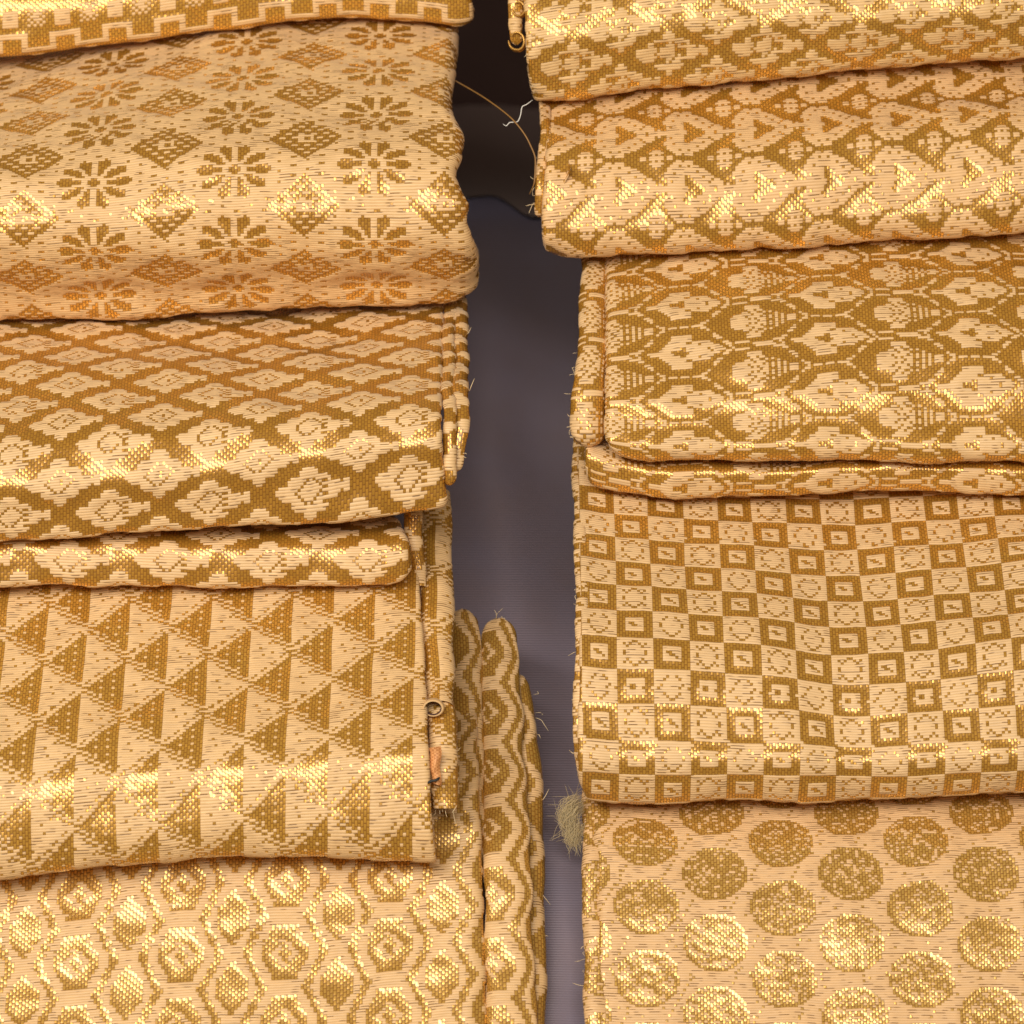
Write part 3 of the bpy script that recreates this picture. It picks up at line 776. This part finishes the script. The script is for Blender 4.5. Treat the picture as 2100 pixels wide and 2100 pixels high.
roll('side_fold', t, m, weave_check, [(1190, 860, d4r(1230, 900) - 40, 15), (1188, 960, d4r(1230, 960) - 16, 16), (1192, 1150, d4r(1230, 1150) - 14, 15), (1195, 1300, d4r(1230, 1300) - 16, 15), (1190, 1420, d4r(1230, 1420) - 20, 16), (1192, 1540, d4r(1230, 1480) - 26, 14), (1198, 1610, d4r(1230, 1480) - 60, 12)], 6.2, 6.2, (14, 0), arc=(-118, 95), cap_top=False, cap_bot=True, seed=63, amp=2.2)

# ---- R3 ogee lattice (lower fold, then upper fold)
m = make_brocade('brocade_ogee', silk=(.84, 0.541, 0.263), gold=(0.718, 0.359, 0.048), seed=8)
t = thing('folded_brocade', 'brocade with buds in a zigzag trellis, right column, thin second fold below', 'cloth', base_at(1700, 980, -800), SHARED)
R3lg = [(0, [(1192, 985), (1230, 1003), (1307, 1017), (1390, 1024), (1566, 1022), (1721, 1014), (1876, 1011), (2100, 1021)]),
        (34, [(1192, 960), (1230, 976), (1307, 990), (1390, 998), (1566, 996), (1721, 988), (1876, 985), (2100, 993)]),
        (68, [(1192, 932), (1230, 943), (1307, 958), (1390, 970), (1566, 968), (1721, 962), (1876, 958), (2100, 965)]),
        (110, [(1192, 910), (1230, 918), (1307, 932), (1390, 944), (1566, 944), (1876, 936), (2100, 940)]),
        (160, [(1192, 895), (1307, 912), (1390, 924), (1566, 924), (2100, 920)]), (220, [(1192, 880), (1307, 896), (1390, 908), (2100, 904)])]
og = weave_ogee
fold('R3l', 'lower_fold', t, m, og, R3lg, (1204, 2320), 6.23, 6.0, (1405, 30), 2, rest_on='R4', left=[(880, 1204), (940, 1199), (990, 1206), (1020, 1220)], r_end=9, amp=1.6, seed=71, back=30)
R3b = [(1240, 925), (1290, 940), (1348, 946), (1462, 946), (1617, 943), (1773, 948), (1940, 950), (2100, 951)]
R3g = [(-46, R3b),
       (0, [(1240, 905), (1390, 916), (1669, 911), (2010, 915), (2100, 915)]),
       (57, [(1240, 868), (1390, 870), (1690, 860), (2010, 856), (2100, 856)]),
       (119, [(1240, 826), (1390, 822), (1700, 801), (2005, 789), (2100, 787)]),
       (238, [(1240, 737), (1405, 722), (1700, 692), (2000, 683), (2100, 682)]),
       (357, [(1240, 645), (1405, 626), (1703, 604), (1995, 596), (2100, 596)]),
       (476, [(1240, 567), (1405, 547), (1700, 529), (1980, 522), (2100, 522)]),
       (595, [(1240, 500), (1405, 478), (1700, 460), (2100, 450)]), (760, [(1240, 425), (1405, 400), (2100, 370)])]
fold('R3', 'upper_fold', t, m, og, R3g, (1250, 2320), 6.23, 5.667, (1405, 0), 1, rest_on='R3l', left=[(400, 1248), (600, 1246), (800, 1242), (880, 1240), (910, 1246), (950, 1262)], r_end=18, amp=2.2, seed=73, back=40)
d3r = onplane(SHEETS['R3'], 0)
roll('side_fold', t, m, og, [(1220, 490, d3r(1300, 540) - 110, 31), (1219, 560, d3r(1300, 560) - 50, 31), (1214, 700, d3r(1300, 700) - 45, 33), (1207, 820, d3r(1300, 820) - 42, 37), (1204, 885, d3r(1300, 860) - 50, 37), (1208, 915, d3r(1300, 860) - 75, 33)], 6.23, 6, (14, 2), arc=(-115, 115), cap_top=False, cap_bot=True, seed=75, amp=2.2)

# ---- R2 hearts
m = make_brocade('brocade_hearts', silk=(.86, 0.531, 0.249), gold=(0.690, 0.350, 0.048), seed=9)
t = thing('folded_brocade', 'brocade with rows of cream hearts on their sides, second from top on the right', 'cloth', base_at(1650, 500, -1200), SHARED)
R2b = [(1112, 506), (1125, 518), (1188, 529), (1342, 521), (1484, 518), (1626, 510), (1797, 495), (1968, 487), (2100, 481)]
R2g = [(-78, R2b),
       (0, [(1112, 474), (1213, 470), (1353, 467), (1493, 463), (1626, 455), (1775, 440), (1922, 430), (2070, 416)]),
       (72, [(1112, 400), (1285, 390), (1427, 388), (1564, 380), (1706, 370), (1854, 364), (2002, 352)]),
       (144, [(1112, 337), (1208, 329), (1347, 324), (1490, 320), (1635, 308), (1780, 296), (1928, 286), (2070, 276)]),
       (216, [(1112, 290), (1273, 278), (1418, 270), (1561, 263), (1703, 252), (1848, 243), (1994, 233)]),
       (288, [(1112, 250), (1208, 242), (1344, 230), (1484, 224), (1623, 216), (1766, 208), (1914, 203), (2056, 198)]),
       (432, [(1112, 168), (1344, 146), (1623, 128), (2056, 108)]), (576, [(1112, 95), (1344, 72), (1623, 52), (2056, 30)]), (720, [(1112, 40), (1623, -5), (2056, -30)])]
R2edge = [(100, 1124), (220, 1122), (300, 1120), (380, 1116), (430, 1112), (470, 1112), (510, 1116), (530, 1130)]
fold('R2', 'outer_fold', t, m, weave_hearts, R2g, (1114, 2320), 6.2, 6.0, (1275, 72), 2, rest_on='R3', left=R2edge, r_end=11, amp=2.2, seed=81, back=40)
d2r = onplane(SHEETS['R2'], 0)
roll('side_fold', t, m, weave_hearts, [(1120, 190, d2r(1180, 210) - 40, 13), (1116, 300, d2r(1180, 300) - 22, 13), (1110, 390, d2r(1180, 390) - 24, 13), (1107, 430, d2r(1180, 400) - 30, 12), (1106, 450, d2r(1180, 400) - 44, 10)], 6.2, 6, (4, 3), arc=(-115, 100), cap_top=False, cap_bot=True, seed=83)

# ---- R1 large diamonds
m = make_brocade('brocade_wide_lattice', silk=(.84, 0.531, 0.235), gold=(0.736, 0.382, 0.057), seed=10)
t = thing('folded_brocade', 'brocade with knobbly cream diamonds in a gold lattice, cut off by the top right corner', 'cloth', base_at(1650, 190, -1600), SHARED)
R1b = [(1075, 205), (1108, 213), (1285, 191), (1569, 165), (1854, 139), (2100, 122)]
r0 = [(1075, 146), (1176, 131), (1381, 107), (1581, 95), (1763, 86), (1948, 74), (2100, 66)]
R1g = [(-90, R1b), (0, r0),
       (60, [(1075, 88), (1273, 62), (1478, 46), (1675, 39), (1865, 31), (2100, 18)]),
       (120, shift(r0, -114)), (180, shift(r0, -164)), (240, shift(r0, -204)), (300, shift(r0, -238)), (420, shift(r0, -290))]
lat1 = lambda c, r: weave_lattice(c, r, 32, 20, .74, 1)
fold('R1', 'outer_fold', t, m, lat1, R1g, (1082, 2320), 6.16, 6.0, (1176, 0), 2, rest_on='R2', left=[(-200, 1072), (0, 1074), (60, 1078), (120, 1080), (170, 1086), (205, 1094), (220, 1100)], r_end=12, amp=2.4, seed=91, back=40)
d1r = onplane(SHEETS['R1'], 0)
roll('side_fold', t, m, lat1, [(1064, -80, d1r(1130, 0) - 60, 18), (1060, 0, d1r(1130, 20) - 55, 18), (1057, 60, d1r(1130, 60) - 55, 16), (1058, 96, d1r(1130, 60) - 60, 13)], 6.16, 6, (4, 3), arc=(-118, 110), cap_top=False, cap_bot=True, seed=93)

# ================================================================ small parts and loose things
fibre_gold = simple_mat('gold_thread', (.62, .34, .08), .35, 0, .6)
fibre_pale = simple_mat('pale_fibre', (.80, .60, .34), .5, .3)
fibre_white = simple_mat('white_fibre', (.85, .80, .74), .5, .2)
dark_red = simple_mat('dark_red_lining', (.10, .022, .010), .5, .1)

def lining_material():
    m = bpy.data.materials.new('salmon_lining'); m.use_nodes = True; nt = m.node_tree; p = nt.nodes['Principled BSDF']
    tc = N(nt, 'ShaderNodeTexCoord'); ck = N(nt, 'ShaderNodeTexChecker'); nt.links.new(tc.outputs['Object'], ck.inputs[0]); ck.inputs['Scale'].default_value = 1700
    ck.inputs[1].default_value = (.78, .36, .13, 1); ck.inputs[2].default_value = (.52, .20, .06, 1)
    nt.links.new(ck.outputs[0], p.inputs['Base Color']); p.inputs['Roughness'].default_value = .6
    return m

def bundle(name, strands, mat, parent=None):
    V, F = [], []; k = 0
    for pts, r, sides, sub in strands:
        v, f = strand('', pts, r, None, sides=sides, sub=sub)
        V.append(v); F += [tuple(i + k for i in q) for q in f]; k += len(v)
    return mesh_obj(name, np.concatenate(V), F, mat, parent)

OBJ = {}
for o in bpy.data.objects:
    if o.type == 'EMPTY':
        lab = o['label']
        for key, word in (('L5', 'hexagons'), ('L4', 'triangles'), ('L3', 'small cream diamonds'), ('L2', 'flowers'), ('L1', 'stepped'), ('R5', 'discs'), ('R4', 'checkerboard'), ('R3', 'trellis'), ('R2', 'hearts'), ('R1', 'knobbly')):
            if word in lab and key not in OBJ and not (key == 'L2' and 'hexagon' in lab): OBJ[key] = o

# open end of the rolled hem at the side of the triangle cloth, dark inside
wt = d4(850, 1452) + 2
def tube_ring(cx, cy, w, r, n=20, ph=0.0):
    a = np.linspace(0, 2 * math.pi, n, endpoint=False) + ph
    return pix(cx + r * 1.12 * np.cos(a), cy + r * np.sin(a) * .9, w + 0 * a)
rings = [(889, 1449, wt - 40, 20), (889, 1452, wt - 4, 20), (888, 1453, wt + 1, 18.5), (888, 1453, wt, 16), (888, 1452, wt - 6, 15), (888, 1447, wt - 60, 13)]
n = 20
V = np.concatenate([tube_ring(*r_, n=n) for r_ in rings]); F = []; lip = 3
for k in range(len(rings) - 1):
    for i in range(n):
        F.append((k * n + i, k * n + (i + 1) % n, (k + 1) * n + (i + 1) % n, (k + 1) * n + i))
hem = mesh_obj('rolled_hem', V[:4 * n], F[:3 * n], simple_mat('hem_silk', (.66, .40, .17), .5, .1), OBJ['L4'])
hole = mesh_obj('hem_lining', V[3 * n:], [tuple(i - 3 * n for i in f) for f in F[3 * n:]] + [tuple(range(2 * n, 3 * n))], dark_red, hem)
hem['label'] = 'open end of a rolled hem'

# salmon lining showing through a tear, dark stitch below it
wl = d4(860, 1570) - 14
g = np.linspace(0, 1, 9)
AA_, BB_ = np.meshgrid(g, g)
xl = 880 + BB_ * (24 - 6 * AA_) + 6 * AA_ + 2 * np.sin(AA_ * 9); yl = 1534 + AA_ * 72 + 6 * BB_ - 10 * (1 - AA_) * BB_
wl_ = wl + 7 * np.sin(BB_ * 3.1) + 2 * np.sin(AA_ * 12 + BB_ * 5)
P = pix(xl, yl, wl_)[::-1]
lin = grid_mesh('lining', P, np.zeros((8, 8)), g, g, lining_material(), OBJ['L4'])
bundle('stitch', [([(876, 1607, wl + 12), (884, 1602, wl + 16), (894, 1600, wl + 16), (902, 1594, wl + 10)], 3.0, 6, 6)], simple_mat('dark_stitch', (.02, .02, .02), .6), OBJ['L4'])

# curled strips at the side of the top right cloth
for cx_, cy_, r_, dw in ((1060, 84, 15, -34), (1064, 18, 12, -40)):
    w0_ = d1r(1130, 60) + dw
    pts = [(cx_ + r_ * math.cos(t_) * (1 + .05 * t_), cy_ + r_ * 1.2 * math.sin(t_), w0_ + 3 * t_) for t_ in np.linspace(-2.6, 3.2, 14)]
    bundle('curled_strip', [(pts, 2.4, 8, 4), ([(x + 1, y + 1, w - 7) for x, y, w in pts], 2.6, 8, 4), ([(x + 1, y + 2, w - 14) for x, y, w in pts], 2.8, 8, 4), ([(x + 2, y + 3, w - 22) for x, y, w in pts], 3, 8, 4)], fibre_gold, OBJ['R1'])

# frayed threads along cut edges
def fray(parent, path, n, length, out, seed, mat=fibre_pale, r=.6):
    n = int(n * .34)
    rr = np.random.RandomState(seed); p = np.array(path, float); L = []
    for k in range(n):
        q = pchip(np.arange(len(p), dtype=float), p, np.array([rr.uniform(0, len(p) - 1)]))[0]
        l = length * rr.uniform(.3, 1.3); dx, dy = out[0] * .6 + rr.normal(0, .4), out[1] * .6 + rr.normal(0, .6)
        b1, b2 = rr.normal(0, .8, 2)
        pts = [(q[0] - 10 * out[0], q[1] - 10 * out[1], q[2] - 8)] + [(q[0] + dx * l * t_ + b1 * l * t_ * t_, q[1] + dy * l * t_ + b2 * l * t_ * t_, q[2] + rr.uniform(-6, 8) * t_) for t_ in (.3, .65, 1.0)]
        L.append((pts, r * rr.uniform(.7, 1.3), 4, 5))
    o = bundle('frayed_threads', L, mat, parent); o['kind'] = 'stuff'
    return o
def edge_path(f, pts, dw): return [(x, y, f(xx, y) + dw) for x, y, xx in pts]
fray(OBJ['L3'], edge_path(d3, [(955, 680, 880), (960, 780, 880), (958, 880, 880), (942, 960, 880)], -46), 26, 12, (1, .1), 1)
fray(OBJ['L4'], edge_path(d4, [(930, 1250, 850), (930, 1400, 850), (936, 1560, 850), (936, 1660, 850)], -40), 24, 11, (1, .2), 2)
fray(OBJ['L4'], edge_path(d4, [(880, 1662, 850), (905, 1668, 850), (936, 1660, 850)], -44), 16, 12, (.1, 1), 3)
fray(OBJ['R4'], edge_path(d4r, [(1176, 1000, 1230), (1180, 1200, 1230), (1180, 1400, 1230), (1178, 1560, 1230)], -18), 34, 10, (-1, .1), 4)
fray(OBJ['R3'], edge_path(d3r, [(1178, 700, 1300), (1170, 780, 1300), (1168, 860, 1300), (1172, 905, 1300)], -45), 26, 13, (-1, .1), 5)
fray(OBJ['R2'], edge_path(d2r, [(1106, 300, 1180), (1098, 380, 1180), (1095, 430, 1180)], -26), 22, 11, (-1, .2), 6)
fray(OBJ['R1'], edge_path(d1r, [(1076, 0, 1130), (1080, 100, 1130), (1094, 190, 1130), (1104, 212, 1130)], -8), 24, 9, (-1, .2), 7)
fray(OBJ['R5'], edge_path(d5r, [(1196, 1680, 1300), (1194, 1850, 1300), (1200, 2080, 1300)], -22), 34, 9, (-1, .1), 8)
fray(OBJ['L5'], [(1104, y, w5(y) - 66) for y in (1420, 1500, 1650, 1850, 2080)], 40, 16, (1, -.1), 9)
fray(OBJ['L5'], [(985, 1275, w5(1262) - 20), (1015, 1262, w5(1262) - 20), (1050, 1280, w5(1262) - 26)], 16, 10, (.1, -1), 10)

# loose threads hanging in the gap
d2 = onplane(SHEETS['L2'], 0)
wa, wb = d2(900, 165) - 90, d2r(1180, 390) - 20
o = bundle('loose_thread', [([(905, 150, wa), (945, 172, wa), (1000, 205, (wa + wb) / 2), (1056, 250, wb - 20), (1085, 292, wb - 5), (1098, 330, wb), (1096, 372, wb), (1086, 398, wb - 12)], 1.7, 6, 8)], simple_mat('brown_thread', (.30, .15, .04), .5))
tag(o, 'long brownish gold thread stretched across the dark top of the gap', 'thread')
w9 = d1r(1130, 180) - 10
o = bundle('loose_thread', [([(1092, 205, w9), (1080, 214, w9 + 2), (1071, 219, w9 + 4), (1067, 238, w9 + 4), (1060, 250, w9 + 6), (1046, 251, w9 + 6), (1038, 258, w9 + 4), (1031, 254, w9 + 4)], 1.0, 6, 8)], fibre_white)
tag(o, 'short kinked white thread end hanging from the corner of the top right cloth', 'thread')

# tuft of lint caught at the corner below the checked cloth
rr = np.random.RandomState(5); L = []
wq = d5r(1300, 1690) - 10
for k in range(520):                       # yarn ends that bulge out of the edge and hang down
    g1, g2 = rr.normal(0, 1, 2); big = rr.rand() < .62
    x0, y0 = 1192 + rr.normal(0, 4), (1652 if big else 1700) + rr.normal(0, 9)
    bx, by = (rr.uniform(14, 44), rr.uniform(20, 62)) if big else (rr.uniform(8, 30), rr.uniform(12, 40))
    dw = rr.uniform(-4, 18)
    pts = [(x0, y0, wq - 6), (x0 - bx * .75 + 2 * g1, y0 + by * .22, wq + dw), (x0 - bx + 3 * g2, y0 + by * .6, wq + dw), (x0 - bx * .6 + 5 * g1, y0 + by + 4 * g2, wq + dw * .6)]
    L.append((pts, rr.uniform(.3, .7), 3, 4))
for k in range(44):
    th = rr.uniform(1.5, 5.0); ln = rr.uniform(24, 70); cv = rr.normal(0, .8)
    pts = [(1182 + ln * t_ * math.cos(th + cv * t_), 1676 + ln * 1.2 * t_ * math.sin(th + cv * t_), wq + rr.uniform(-4, 12) * t_) for t_ in (.1, .4, .7, 1)]
    L.append((pts, rr.uniform(.3, .5), 3, 4))
o = bundle('lint_tuft', L, simple_mat('lint_fibre', (.50, .36, .16), .45, .5))
tag(o, 'fuzzy pale gold tuft of lint on the edge of the gap below the checkerboard cloth', 'lint')
